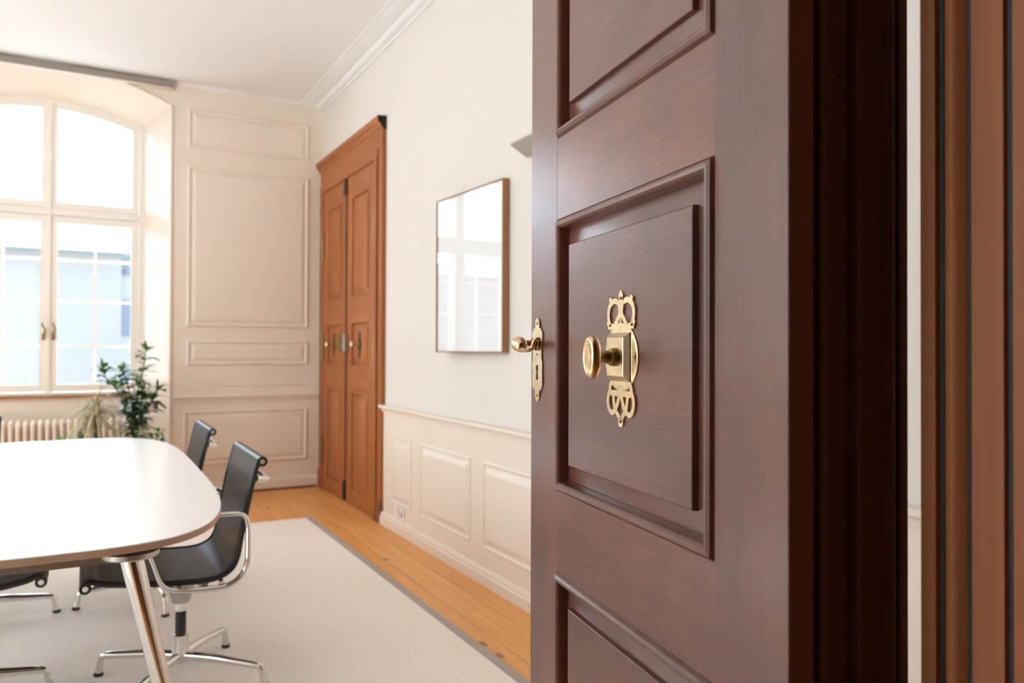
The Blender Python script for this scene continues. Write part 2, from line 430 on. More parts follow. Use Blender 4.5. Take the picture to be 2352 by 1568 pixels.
# back wall panelling (right of the window)
EX = Vector((1, 0, 0)); EY = Vector((0, 1, 0)); EZ = Vector((0, 0, 1))
for x0, x1, z0, z1 in ((0.70, 1.675, 2.825, 3.14), (0.70, 1.675, 1.375, 2.675), (0.70, 1.675, 1.06, 1.262), (0.68, 1.675, 0.245, 0.69)):
    bm = B(); panel(bm, (x0, YB - 0.0005, z0), EX, EZ, -EY, x1 - x0, z1 - z0, MOULD); obj('wall_panel', bm, M['beige'], wall_back)
bm = B(); box(bm, 0.70, 1.675, YB - 0.006, YB + 0.001, 0.888, 0.897, 0.002); obj('panel_bead', bm, M['beige'], wall_back)
def rail_profile(x, sgn, z0, z1, p):
    h = z1 - z0
    return [(0, z0), (0.35 * p, z0), (0.40 * p, z0 + 0.25 * h), (0.55 * p, z0 + 0.45 * h), (0.95 * p, z0 + 0.60 * h), (p, z0 + 0.72 * h), (p, z0 + 0.9 * h), (0.85 * p, z1), (0, z1)]
bm = B(); prism(bm, [(0.60, YB - d, z) for d, z in rail_profile(0, 1, 0.768, 0.815, 0.030)], (1.17, 0, 0)); obj('chair_rail', bm, M['beige'], wall_back)
bm = B(); prism(bm, [(0.569, YB, 0), (0.569, YB - 0.018, 0), (0.569, YB - 0.018, 0.085), (0.569, YB - 0.012, 0.10), (0.569, YB, 0.105)], (1.2, 0, 0)); struct('baseboard_back', bm, M['beige'])
bm = B(); prism(bm, [(0.569, YB - 0.017, 0), (0.569, YB - 0.036, 0), (0.569, YB - 0.033, 0.010), (0.569, YB - 0.026, 0.017), (0.569, YB - 0.017, 0.019)], (1.18, 0, 0)); struct('trim_1', bm, M['oak_dark'])
# slim bead round the window recess
bm = B()
fr = arc(WF + 0.012, ZSP, RISE)
path = [(WXC + WF + 0.012, YB, 0.105)] + [(WXC + a, YB, z) for a, z in fr[::-1]] + [(WXC - WF - 0.012, YB, 0.105)]
tube(bm, path, 0.013, 8, up=(0, 1, 0)); obj('recess_bead', bm, M['beige'], wall_back, smooth=True, angle=50)
# small cove where back wall meets the ceiling
bm = B(); prism(bm, [(0.60, YB, ZC - 0.022), (0.60, YB - 0.006, ZC - 0.022), (0.60, YB - 0.010, ZC - 0.015), (0.60, YB - 0.02, ZC - 0.008), (0.60, YB - 0.034, ZC - 0.004), (0.60, YB - 0.034, ZC), (0.60, YB, ZC)], (XW - 0.60, 0, 0)); struct('trim_2', bm, M['ceiling'])
# right wall cornice
cp = [(0, 3.276), (0.018, 3.276), (0.022, 3.285), (0.05, 3.288), (0.066, 3.298), (0.072, 3.308), (0.073, 3.313), (0.10, 3.314), (0.13, 3.318), (0.162, 3.324), (0.166, 3.3245), (0.166, 3.329), (0.19, 3.330), (0.195, ZC), (0, ZC)]
bm = B(); prism(bm, [(XW - d, YN, z) for d, z in cp], (0, YB - 0.0 - YN, 0)); struct('trim_3', bm, M['ceiling'])
# right wall wainscot: base colour band, raised panels, chair rail, baseboard
YD0, YD1 = 5.06, 6.695            # extent of the wooden double door
bm = B(); box(bm, XW - 0.012, XW + 0.01, YN, YD0, 0, 0.79); obj('wainscot', bm, M['beige'], wall_right)
RAISED = [(0, 0.0), (0.003, 0.006), (0.010, 0.009), (0.016, 0.004), (0.019, 0.001), (0.028, 0.001), (0.031, 0.002), (0.058, 0.013), (0.061, 0.0135)]
ys = [(4.53, 4.868), (3.68, 4.377), (2.83, 3.53), (1.98, 2.68), (0.60, 1.08)]
for y0, y1 in ys:
    bm = B(); panel(bm, (XW - 0.0115, y0, 0.178), EY, EZ, -EX, y1 - y0, 0.447, RAISED); obj('wainscot_panel', bm, M['beige'], wall_right)
bm = B(); prism(bm, [(XW - 0.01 - d, YN, z) for d, z in rail_profile(0, 1, 0.768, 0.815, 0.034)], (0, YD0 + 0.025 - YN, 0)); obj('chair_rail', bm, M['beige'], wall_right)
bm = B(); prism(bm, [(XW - 0.011, YN, 0), (XW - 0.034, YN, 0), (XW - 0.034, YN, 0.052), (XW - 0.028, YN, 0.058), (XW - 0.030, YN, 0.066), (XW - 0.024, YN, 0.078), (XW - 0.011, YN, 0.084)], (0, YD0 + 0.02 - YN, 0)); struct('baseboard_right', bm, M['beige'])

# ------------------------------------------------------------------ windows
def arched_ring(bm, T, a0, a1, z0, half_o, zs_o, rise_o, ins, d0, d1):
    """frame member following the rectangle a0..a1 above z0 under the arch; inner outline is inset by ins"""
    def top(a, i):
        half, zs, rise = half_o, zs_o, rise_o
        rad = (half * half + rise * rise) / (2 * rise)
        return zs + math.sqrt(max(0, rad * rad - a * a)) - (rad - rise) - i * 1.05
    n = 12
    def outline(i):
        x0, x1 = a0 + i, a1 - i
        pts = [(x0, z0 + i), (x1, z0 + i)]
        for k in range(n + 1):
            a = x1 + (x0 - x1) * k / n
            pts.append((a, top(a, i)))
        return pts
    O, I = outline(0), outline(ins)
    vo = [[bm.verts.new(T(a, d, z)) for a, z in O] for d in (d0, d1)]
    vi = [[bm.verts.new(T(a, d, z)) for a, z in I] for d in (d0, d1)]
    N = len(O)
    for k in range(N):
        j = (k + 1) % N
        bm.faces.new((vo[0][k], vo[0][j], vi[0][j], vi[0][k])); bm.faces.new((vo[1][k], vo[1][j], vi[1][j], vi[1][k]))
        bm.faces.new((vo[0][k], vo[0][j], vo[1][j], vo[1][k])); bm.faces.new((vi[0][k], vi[0][j], vi[1][j], vi[1][k]))
    return I
def flat_ring(bm, T, a0, a1, z0, z1, ins, d0, d1):
    O = [(a0, z0), (a1, z0), (a1, z1), (a0, z1)]; I = [(a0 + ins, z0 + ins), (a1 - ins, z0 + ins), (a1 - ins, z1 - ins), (a0 + ins, z1 - ins)]
    vo = [[bm.verts.new(T(a, d, z)) for a, z in O] for d in (d0, d1)]; vi = [[bm.verts.new(T(a, d, z)) for a, z in I] for d in (d0, d1)]
    for k in range(4):
        j = (k + 1) % 4
        bm.faces.new((vo[0][k], vo[0][j], vi[0][j], vi[0][k])); bm.faces.new((vo[1][k], vo[1][j], vi[1][j], vi[1][k]))
        bm.faces.new((vo[0][k], vo[0][j], vo[1][j], vo[1][k])); bm.faces.new((vi[0][k], vi[0][j], vi[1][j], vi[1][k]))
    return I
def tbox(bm, T, a0, a1, d0, d1, z0, z1):
    P = [T(a, d, z) for a in (a0, a1) for d in (d0, d1) for z in (z0, z1)]
    vs = [bm.verts.new(p) for p in P]
    for f in [(0, 1, 3, 2), (4, 6, 7, 5), (0, 4, 5, 1), (2, 3, 7, 6), (0, 2, 6, 4), (1, 5, 7, 3)]: bm.faces.new([vs[i] for i in f])
def pane_mesh(bm, T, pts, d0, d1):
    A = [bm.verts.new(T(a, d0, z)) for a, z in pts]; D = [bm.verts.new(T(a, d1, z)) for a, z in pts]
    bm.faces.new(A); bm.faces.new(D[::-1])
    for k in range(len(A)):
        j = (k + 1) % len(A); bm.faces.new((A[k], A[j], D[j], D[k]))
def make_window(name, T0, c, detail=True):
    T = lambda a, d, z: T0(c + a, d, z)
    w = empty(name); w['kind'] = 'structure'
    bm = B(); arched_ring(bm, T, -WB_, WB_, SILL, WB_, ZSPB, RISEB, 0.022, WD + 0.0, WD + 0.10)
    tbox(bm, T, -WB_, WB_, WD - 0.004, WD + 0.09, 2.238, 2.292)                      # transom
    tbox(bm, T, -0.012, 0.012, WD - 0.006, WD + 0.03, SILL, 3.13)                     # astragal on the meeting stiles
    obj('window_frame', bm, M['window_paint'], w)
    g = 0.003
    for s in (-1, 1):
        a0, a1 = (g, WB_ - 0.022 - g) if s > 0 else (-WB_ + 0.022 + g, -g)
        bm = B(); I = flat_ring(bm, T, a0, a1, SILL + 0.028, 2.234, 0.055, WD + 0.005, WD + 0.05); sh = obj('casement', bm, M['window_paint'], w)
        bm = B(); pane_mesh(bm, T, I, WD + 0.026, WD + 0.030); obj('pane', bm, M['glass'], sh)
        bm = B(); I = arched_ring(bm, T, a0, a1, 2.296, WB_ - 0.018, ZSPB - 0.012, RISEB, 0.05, WD + 0.005, WD + 0.05); sh = obj('fanlight', bm, M['window_paint'], w)
        bm = B(); pane_mesh(bm, T, I, WD + 0.026, WD + 0.030); obj('pane', bm, M['glass'], sh)
        if detail:
            bm = B(); x = s * 0.034
            pts = catmull([T(x, WD - 0.002, 1.285), T(x, WD - 0.022, 1.30), T(x + 0.012, WD - 0.034, 1.34), T(x + s * 0.006, WD - 0.032, 1.37), T(x - 0.006, WD - 0.03, 1.395)], 5)
            tube(bm, pts, [0.010 - 0.004 * i / len(pts) for i in range(len(pts))], 8)
            tbox(bm, T, x - 0.009, x + 0.009, WD - 0.006, WD + 0.006, 1.26, 1.31)
            obj('window_handle', bm, M['brass_dull'], w, smooth=True, angle=45)
    # outer sash of the double window with slim white glazing bars
    bm = B()
    arched_ring(bm, T, -WB_, WB_, SILL, WB_, ZSPB, RISEB, 0.04, WD + 0.17, WD + 0.205)
    tbox(bm, T, -WB_, WB_, WD + 0.17, WD + 0.2, 2.23, 2.29); tbox(bm, T, -0.03, 0.03, WD + 0.17, WD + 0.2, SILL, 3.12)
    for z in (1.21, 1.575, 1.91): tbox(bm, T, -WB_ + 0.03, WB_ - 0.03, WD + 0.172, WD + 0.198, z - 0.011, z + 0.011)
    tbox(bm, T, -WB_ + 0.03, WB_ - 0.03, WD + 0.178, WD + 0.19, 2.672, 2.678)
    for a in (-0.32, 0.32):
        tbox(bm, T, a - 0.011, a + 0.011, WD + 0.1705, WD + 0.1995, SILL + 0.01, 2.245); tbox(bm, T, a - 0.003, a + 0.003, WD + 0.177, WD + 0.191, 2.26, 3.08)
    obj('outer_sash', bm, M['outer_paint'], w)
    bm = B(); tbox(bm, T, -WB_ - 0.018, WB_ + 0.018, WD - 0.035, WD + 0.0, SILL - 0.022, SILL + 0.002); obj('window_sill', bm, M['frame_wood'], w)
    return w
make_window('window_1', TB, WXC)
make_window('added_window_2', TL, 1.5, False)  # the three left-wall windows are unseen, added to brighten the room
make_window('added_window_3', TL, 3.4, False)
make_window('added_window_4', TL, 5.3, False)

# ------------------------------------------------------------------ near mahogany door (open, seen along its face)
AZ = R(9.75)
door = empty('door_1', (0.5704, 0.50, 0.0), R(90) - AZ); door['kind'] = 'structure'
DW, DT = 0.68, 0.045
S0, S1 = 0.119, 0.562
zr = [(0.012, 0.19), (0.842, 0.972), (1.4105, 1.541), (2.23, 2.36)]     # rails
bm = B(); box(bm, S1, DW, -DT, 0, 0.012, 2.36, 0.0015); obj('stile', bm, M['mahogany_v'], door)
# hinge stile with a deep stepped and beaded edge
bm = B()
prof = [(S0, 0.0), (0.0012, 0.0), (0.0, -0.0012), (0.0, -0.028), (0.007, -0.029), (0.007, -0.033)]
prof += [(0.007 - 0.008 * math.sin(math.pi * k / 8), -0.033 - 0.014 * k / 8) for k in range(1, 9)]
prof += [(0.009, -0.048), (0.009, -0.074)]
prof += [(0.009 - 0.007 * math.sin(math.pi * k / 8), -0.075 - 0.014 * k / 8) for k in range(0, 9)]
prof += [(0.009, -0.090), (0.009, -0.117)]
prof += [(0.009 - 0.007 * math.sin(math.pi * k / 8), -0.118 - 0.016 * k / 8) for k in range(0, 9)]
prof += [(0.004, -0.136), (0.004, -0.146), (0.100, -0.146), (S0, -DT)]
prism(bm, [(s, y, 0.012) for s, y in prof], (0, 0, 2.348)); obj('stile', bm, [M['mahogany_v']], door)
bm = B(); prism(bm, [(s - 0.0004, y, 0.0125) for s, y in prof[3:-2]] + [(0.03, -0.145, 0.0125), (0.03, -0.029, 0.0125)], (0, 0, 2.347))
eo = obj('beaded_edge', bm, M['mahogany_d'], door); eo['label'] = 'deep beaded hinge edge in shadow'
for z0, z1 in zr:
    bm = B(); box(bm, S0, S1, -DT, -0.0004, z0, z1); obj('rail', bm, M['mahogany_h'], door)
DPROF = [(0.0, -0.0004), (0.0010, -0.0018), (0.0020, -0.0004), (0.0040, 0.0040), (0.0080, 0.0066), (0.0120, 0.0060), (0.0150, 0.0030), (0.0165, -0.001), (0.0172, -0.0130), (0.0185, -0.0150), (0.0220, -0.0148), (0.0455, -0.0090), (0.0458, -0.0025), (0.0465, -0.0012), (0.0478, -0.0004)]
panels = []
for z0, z1 in ((0.19, 0.842), (0.972, 1.4105), (1.541, 2.23)):
    bm = B(); panel(bm, (S0, 0, z0), EX, EZ, EY, S1 - S0, z1 - z0, DPROF)
    panel(bm, (S0, -DT + 0.004, z0), EX, EZ, -EY, S1 - S0, z1 - z0, [(0, 0), (0.02, -0.006)])
    panels.append(obj('panel', bm, M['mahogany_p'], door, smooth=True, angle=28))
# ornamental brass rosette with the central pull knob
YP = -0.001
rx, rz = 0.335, 1.190
rs = empty('rosette', (rx, YP, rz), 0, door); rs['label'] = 'pierced brass rosette with oval pull knob'
y0, y1 = 0.0, 0.0028
bm = B()
lathe(bm, [(0.0465, 0.0), (0.0465, 0.002), (0.045, 0.0032), (0.040, 0.0034), (0.001, 0.0034)], 40, axis='y')
W = 0.0075
for s in (-1, 1):
    tp = lambda pts: [(s * a / 1000, (30 + v) / 1000 ) for a, v in pts]
    ribbon(bm, smooth2(tp([(9, 44), (20, 46), (32, 40), (36.5, 29), (34, 17), (29, 10)])), W, y0, y1)
    ribbon(bm, smooth2(tp([(24, 43), (29, 46), (31, 51)])), [0.008] * 12 + [0.003], y0, y1)      # fleuron
    ribbon(bm, smooth2(tp([(7, 46), (3, 34), (4, 26), (12, 18), (19, 9)])), W, y0, y1)
    ribbon(bm, tp([(15, 10), (37, 12)]), 0.0085, y0, y1)
    ribbon(bm, tp([(36, 14), (40, 18)]), [0.006, 0.003], y0, y1)
    ribbon(bm, tp([(22, 10), (21, -2)]), 0.008, y0, y1)
    ribbon(bm, tp([(0, 22), (5, -2)]), [0.003, 0.009], y0, y1)
    bt = lambda pts: [(s * a / 1000, (-34 - v) / 1000) for a, v in pts]
    ribbon(bm, smooth2(bt([(22, -4), (29, 4), (31, 10), (30, 14)])), W, y0, y1)
    ribbon(bm, smooth2(bt([(28, 10), (35, 18), (37, 28), (33, 38), (24, 42), (14, 37)])), W, y0, y1)
    ribbon(bm, bt([(6, 15), (29, 15)]), 0.008, y0, y1)
    ribbon(bm, smooth2(bt([(21, 15), (19, 26), (16, 38)])), 0.007, y0, y1)
    ribbon(bm, smooth2(bt([(8, -2), (5, 9), (3, 17), (8, 29), (15, 39)])), W, y0, y1)
    ribbon(bm, bt([(16, 36), (1, 50)]), W, y0, y1)
ribbon(bm, [(0, 0.084), (0, 0.052)], [0.010, 0.004], y0, y1)
ribbon(bm, [(0, 0.089), (0, 0.083), (0, 0.077)], [0.005, 0.013, 0.008], y0, y1)
lathe(bm, [(0.0075, 0), (0.0075, y1), (0.001, y1)], 16, (0, 0, -0.0865), axis='y')
obj('backplate', bm, M['brass'], rs)
bm = B()
for x, z in ((0, 0.079), (0, -0.0865), (0.031, 0.043), (-0.031, 0.043), (0.040, 0.0), (-0.040, 0)):
    lathe(bm, [(0.0019, 0.0), (0.0019, 0.0042), (0.0012, 0.0046), (0.0003, 0.0046)], 10, (x, 0, z), axis='y')
obj('screw', bm, M['brass_dull'], rs)
bm = B(); panel(bm, (-0.031, 0.003, -0.033), EX, EZ, EY, 0.062, 0.066, [(0, 0), (0.001, 0.002), (0.007, 0.0085), (0.008, 0.009)]); obj('boss', bm, M['brass'], rs)
bm = B(); lathe(bm, [(0.0105, 0.011), (0.0125, 0.014), (0.0115, 0.018), (0.0085, 0.020), (0.009, 0.0235), (0.0075, 0.026), (0.0065, 0.031), (0.009, 0.036)], 24, axis='y'); obj('neck', bm, M['brass_dull'], rs, smooth=True, angle=40)
bm = B()
kp = [(0.0005, 0.0365), (0.010, 0.0362), (0.020, 0.0368), (0.0255, 0.0385), (0.0284, 0.0420), (0.0290, 0.0450), (0.0282, 0.0482), (0.0255, 0.0510), (0.021, 0.0520), (0.0195, 0.0512), (0.012, 0.0518), (0.0005, 0.0522)]
lathe(bm, kp, 40, axis='y')
for v in bm.verts: v.co.x *= 0.62
obj('knob', bm, M['brass_warm'], rs, smooth=True, angle=60)
# lever handle on a stepped lock plate at the far stile
lk = empty('lock_plate', (0.645, 0.0, 1.182), 0, door); lk['label'] = 'stepped brass lock plate with lever handle'
hw = 0.0235
out = [(0, 0.072), (0.35, 0.0685), (0.42, 0.058), (0.36, 0.0545), (0.74, 0.054), (0.78, 0.0495), (1, 0.0485), (1, 0.0215), (0.86, 0.0205), (0.86, -0.001), (1, -0.002), (1, -0.0455), (0.84, -0.0465), (0.80, -0.0505), (0.56, -0.0515), (0.42, -0.0545), (0.43, -0.064), (0.22, -0.0695), (0, -0.072)]
pl = [(hw * a, z) for a, z in out] + [(-hw * a, z) for a, z in out[-2:0:-1]]
bm = B(); prism(bm, [(x, 0, z) for x, z in pl], (0, 0.0022, 0)); obj('plate', bm, M['brass'], lk)
bm = B()
kh = [(0, 0.0), (0.0042, -0.002), (0.0050, -0.006), (0.0030, -0.0105), (0.0022, -0.014), (0.0036, -0.018), (0.0045, -0.023), (0.0030, -0.0258), (0, -0.0262)]
prism(bm, [(x, 0.0005, z - 0.0085) for x, z in kh + [(-x, z) for x, z in kh[-2:0:-1]]], (0, 0.0021, 0)); obj('keyhole', bm, M['shade_dark'], lk)
for z in (0.0625, 0.009, -0.0615):
    bm = B(); lathe(bm, [(0.0022, 0.001), (0.0022, 0.0030), (0.0012, 0.0034), (0.0003, 0.0034)], 10, (0, 0, z), axis='y'); obj('screw', bm, M['brass_dull'], lk)
bm = B(); lathe(bm, [(0.0115, 0.002), (0.0115, 0.005), (0.009, 0.0065), (0.0105, 0.009), (0.0085, 0.012), (0.0066, 0.015), (0.0066, 0.044), (0.004, 0.046)], 20, (0, 0, 0.027), axis='y'); obj('spindle', bm, M['brass_dull'], lk, smooth=True, angle=40)
bm = B()
pth = catmull([(0.004, 0.040, 0.0275), (-0.012, 0.0435, 0.0285), (-0.026, 0.0450, 0.0270), (-0.036, 0.0425, 0.0225), (-0.044, 0.0365, 0.0185), (-0.051, 0.0315, 0.0205), (-0.055, 0.0305, 0.0270), (-0.058, 0.0290, 0.0325), (-0.060, 0.0250, 0.0350), (-0.060, 0.0200, 0.0345)], 6)
n = len(pth); rr = []
for i in range(n):
    t = i / (n - 1)
    rr.append(0.0080 + 0.0048 * math.exp(-((t - 0.24) / 0.13) ** 2) if t < 0.36 else 0.0080 - 0.0048 * min(1, (t - 0.36) / 0.22) + (0 if t < 0.9 else -0.001 * (t - 0.9) / 0.1))
rr = [max(0.0019, q) for q in rr]
tube(bm, pth, rr, 16); obj('lever', bm, M['brass_warm'], lk, smooth=True, angle=60)

# moulded jamb of our own doorway, right of the door
bm = B()
jx = 0.708
pj = [(jx + 0.027, 0.462), (jx + 0.002, 0.462), (jx, 0.4605), (jx, 0.446), (jx + 0.007, 0.4445), (jx + 0.007, 0.4405)]
pj += [(jx + 0.006 - 0.008 * math.sin(math.pi * k / 10), 0.440 - 0.0205 * k / 10) for k in range(11)]
pj += [(jx + 0.008, 0.4185), (jx + 0.008, 0.4135), (jx + 0.001, 0.412), (jx + 0.001, 0.384), (jx + 0.006, 0.3825), (jx + 0.006, 0.3775), (jx + 0.001, 0.376), (jx + 0.001, 0.30), (jx + 0.010, 0.298), (jx + 0.010, 0.10), (jx, 0.098), (jx, 0.06), (jx + 0.027, 0.06)]
prism(bm, [(x, y, 0) for x, y in pj], (0, 0, DZ))
fr_near = empty('trim_4'); fr_near['kind'] = 'structure'
obj('jamb', bm, M['jamb'], fr_near)
bm = B()
for ya, yb, dx in ((0.4408, 0.4447, 0.0055), (0.4137, 0.4188, 0.0065), (0.3777, 0.3823, 0.0050)):
    box(bm, jx + dx, jx + 0.02, ya, yb, 0, DZ)
obj('groove', bm, M['jamb_groove'], fr_near)
bm = B(); box(bm, DX0, DX0 + 0.025, 0.06, YN, 0, DZ); obj('jamb', bm, M['jamb'], fr_near)
bm = B(); box(bm, DX0 + 0.025, jx, 0.06, YN, DZ - 0.025, DZ); obj('head_jamb', bm, M['jamb'], fr_near)

# ------------------------------------------------------------------ oak double door in the right wall
dd = empty('door_2'); dd['kind'] = 'structure'
XF = 1.772      # face of the leaves
def obox(name, x0, x1, y0, y1, z0, z1, mat, par, bev=0.0):
    bm = B(); box(bm, x0, x1, y0, y1, z0, z1, bev); return obj(name, bm, mat, par)
# casing: outer dark band, inner bead, head, frieze and cornice
obox('casing', 1.770, XW + 0.02, YD0, 5.135, 0.15, 2.60, M['oak_v'], dd)
obox('casing', 1.758, XW + 0.02, 5.152, 5.205, 0.0, 2.545, M['oak_v'], dd, 0.003)
obox('casing', 1.775, XW + 0.02, 5.13, 5.155, 0.15, 2.56, M['oak_dark'], dd)
obox('casing', 1.768, XW + 0.02, 6.56, 6.65, 0.0, 2.60, M['oak_v'], dd, 0.003)
obox('plinth_block', 1.762, XW + 0.02, YD0 + 0.005, 5.150, 0.0, 0.152, M['oak_dark'], dd, 0.003)
obox('plinth_block', 1.764, XW + 0.02, 6.645, YD1, 0.0, 0.15, M['oak_v'], dd, 0.003)
obox('casing', 1.776, XW + 0.02, 6.645, YD1, 0.15, 2.60, M['oak_dark'], dd)
obox('head', 1.764, XW + 0.02, 5.15, 6.65, 2.535, 2.60, M['oak_h'], dd, 0.004)
obox('frieze', 1.772, XW + 0.02, YD0, 6.66, 2.595, 2.735, M['oak_h'], dd)
bm = B()
cpf = [(0.0, 2.72), (0.034, 2.72), (0.036, 2.732), (0.046, 2.738), (0.050, 2.752), (0.060, 2.764), (0.070, 2.770), (0.072, 2.790), (0.074, 2.808), (0.0, 2.812)]
prism(bm, [(XW + 0.01 - d, YD0, z) for d, z in cpf], (0, YB - YD0 - 0.001, 0)); obj('cornice', bm, M['oak_h'], dd)
bm = B(); prism(bm, [(XW + 0.008 - d, YD0 - 0.003, z - 0.0005) for d, z in cpf], (0, 0.0028, 0)); ce = obj('cornice_shade_stain', bm, M['shade_dark'], dd); ce['label'] = 'dark plate painting shade and stain onto the cornice end'  # thin added plate paints in the end's shade and dark stain
OPROF = [(0, 0.0), (0.003, 0.005), (0.012, 0.006), (0.017, 0.0), (0.019, -0.013), (0.024, -0.016), (0.030, -0.015), (0.054, -0.009), (0.055, -0.002), (0.058, -0.001)]
def leaf(ya, yb, mid_is_low_y):
    w = yb - ya
    lf = empty('door_leaf', (XF, ya, 0), 0, dd)
    st = 0.125
    z_rails = [(0.015, 0.10), (0.875, 1.06), (1.405, 1.59), (2.37, 2.53)]
    for y0, y1 in ((0, st), (w - st, w)):
        bm = B(); box(bm, 0, 0.05, y0, y1, 0.015, 2.53, 0.001); obj('stile', bm, M['oak_v'], lf)
    for z0, z1 in z_rails:
        bm = B(); box(bm, 0.0003, 0.05, st, w - st, z0, z1); obj('rail', bm, M['oak_h'], lf)
    for z0, z1 in ((0.10, 0.875), (1.06, 1.405), (1.59, 2.37)):
        bm = B(); panel(bm, (0, st, z0), EY, EZ, -EX, w - 2 * st, z1 - z0, OPROF); obj('panel', bm, M['oak_v'], lf, smooth=True, angle=28)
    # knob on a pierced plate in the middle panel
    ym = w / 2
    bm = B()
    prism(bm, [(0.002, ym + a, 1.23 + b) for a, b in ((0, .10), (.018, .08), (.012, .055), (.03, .03), (.038, 0), (.03, -.03), (.012, -.055), (.018, -.08), (0, -.105), (-.018, -.08), (-.012, -.055), (-.03, -.03), (-.038, 0), (-.03, .03), (-.012, .055), (-.018, .08))], (-0.005, 0, 0))
    kb = obj('knob_plate', bm, M['iron'], lf)
    bm = B(); lathe(bm, [(0.012, 0.0), (0.008, -0.03), (0.009, -0.045), (0.024, -0.052), (0.028, -0.062), (0.022, -0.072), (0.002, -0.075)], 16, (-0.003, ym, 1.23), axis='x'); obj('knob', bm, M['brass'], kb, smooth=True, angle=50)
    return lf
lfA = leaf(5.212, 5.884, False); lfB = leaf(5.892, 6.557, True)
bm = B(); box(bm, -0.012, 0.001, -0.02, 0.012, 0.02, 2.528, 0.004); obj('meeting_strip', bm, M['oak_dark'], lfB)
for name, z0, z1, lf_, y0, y1 in (('bolt', 2.40, 2.53, lfB, -0.022, 0.028), ('bolt', 0.02, 0.17, lfB, -0.022, 0.028)):
    bm = B(); box(bm, -0.018, -0.0005, y0, y1, z0, z1, 0.003); obj(name, bm, M['iron'], lf_)
bm = B(); box(bm, -0.040, -0.001, -0.022, 0.115, 1.18, 1.31, 0.004); obj('lock_case', bm, M['brass_dull'], lfB)
bm = B(); box(bm, -0.036, -0.001, -0.058, -0.026, 1.175, 1.31, 0.006); obj('lock_keeper', bm, M['alu'], lfB)
for y, zs, lf_ in ((5.208, (0.33, 1.22, 2.06), lfA), (6.555, (0.33, 1.22, 2.06), lfB)):
    for z in zs:
        bm = B(); tube(bm, [(1.764, y, z - 0.10), (1.764, y, z + 0.10)], 0.010, 10)
        for q in (-0.108, 0.108): lathe(bm, [(0.003, -0.012), (0.011, -0.006), (0.012, 0.0), (0.010, 0.008), (0.003, 0.012)], 10, (1.764, y, z + q))
        h = obj('hinge', bm, M['brass_dull'], dd, smooth=True, angle=40)

# ------------------------------------------------------------------ picture on the right wall
pa = R(3.2)
pic = empty('framed_picture', (XW - 0.004, 3.283, 1.181), pa)
tag(pic, 'framed picture under glass with thin brown wooden frame hanging on the right wall', 'picture')
PWD, PH, PTk = 0.722, 0.852, 0.036
bm = B()
FW = 0.007
for y0, y1, z0, z1 in ((0, FW, 0, PH), (PWD - FW, PWD, 0, PH), (FW, PWD - FW, 0, FW), (FW, PWD - FW, PH - FW, PH)):
    box(bm, -PTk, 0, y0, y1, z0, z1)
obj('frame', bm, M['frame_wood'], pic)
bm = B(); box(bm, -PTk + 0.009, -0.002, FW, PWD - FW, FW, PH - FW); obj('print', bm, M['paper'], pic)
bm = B(); box(bm, -PTk + 0.003, -PTk + 0.006, FW, PWD - FW, FW, PH - FW); obj('glass', bm, M['pic_glass'], pic)

# grey wall uplight whose rim shows beside the door
bm = B()
prism(bm, [(1.698, 2.74, 2.140), (1.698, 2.74, 2.148), (1.7995, 2.74, 2.150), (1.7995, 2.74, 2.098), (1.785, 2.74, 2.092)], (0, 0.355, 0))
up = obj('wall_uplight', bm, M['grey'])
tag(up, 'grey angular wall uplight half hidden behind the open brown door', 'lamp')

# sockets low on the wainscot
bm = B(); box(bm, -0.009, 0, -0.041, 0.041, -0.042, 0.042, 0.003)
s1 = obj('socket_cover', bm, M['socket']); s1.location = (XW - 0.0118, 4.79, 0.128)
tag(s1, 'plain white blank cover plate beside the dark door, left of the wall socket', 'cover plate')
sk = empty('wall_socket', (XW - 0.0118, 4.685, 0.128)); tag(sk, 'white wall socket with a round recess, right of the blank cover plate', 'socket')
bm = B(); box(bm, -0.009, 0, -0.041, 0.041, -0.042, 0.042, 0.003); obj('plate', bm, M['socket'], sk)
bm = B(); lathe(bm, [(0.019, -0.0102), (0.019, -0.0088), (0.001, -0.0088)], 20, (0, 0, 0), axis='x'); obj('recess', bm, M['grey'], sk)

# ------------------------------------------------------------------ curtain rail under the ceiling
cr = empty('curtain_rail', (-0.27, 6.67, 3.293)); tag(cr, 'long curtain rail across the top of the arched window', 'curtain rail')
bm = B(); box(bm, -0.855, 0.855, -0.028, 0.022, -0.026, 0.022, 0.002); obj('rail', bm, M['rail_lit'], cr)
bm = B(); box(bm, -0.857, 0.857, -0.034, -0.0285, -0.024, 0.026, 0.001); fa = obj('shaded_front', bm, M['rail_shade'], cr); fa['label'] = 'front strip of the rail with backlit shade painted in'  # added strip puts backlit shade into the colour of the rail front
bm = B(); box(bm, 0.856, 0.862, -0.027, 0.021, -0.024, 0.020); obj('end_cap', bm, M['alu'], cr)
for x in (-0.78, 0.0, 0.78):
    bm = B(); box(bm, x - 0.02, x + 0.02, 0.0215, 0.0298, -0.015, 0.015); obj('bracket', bm, M['alu'], cr)

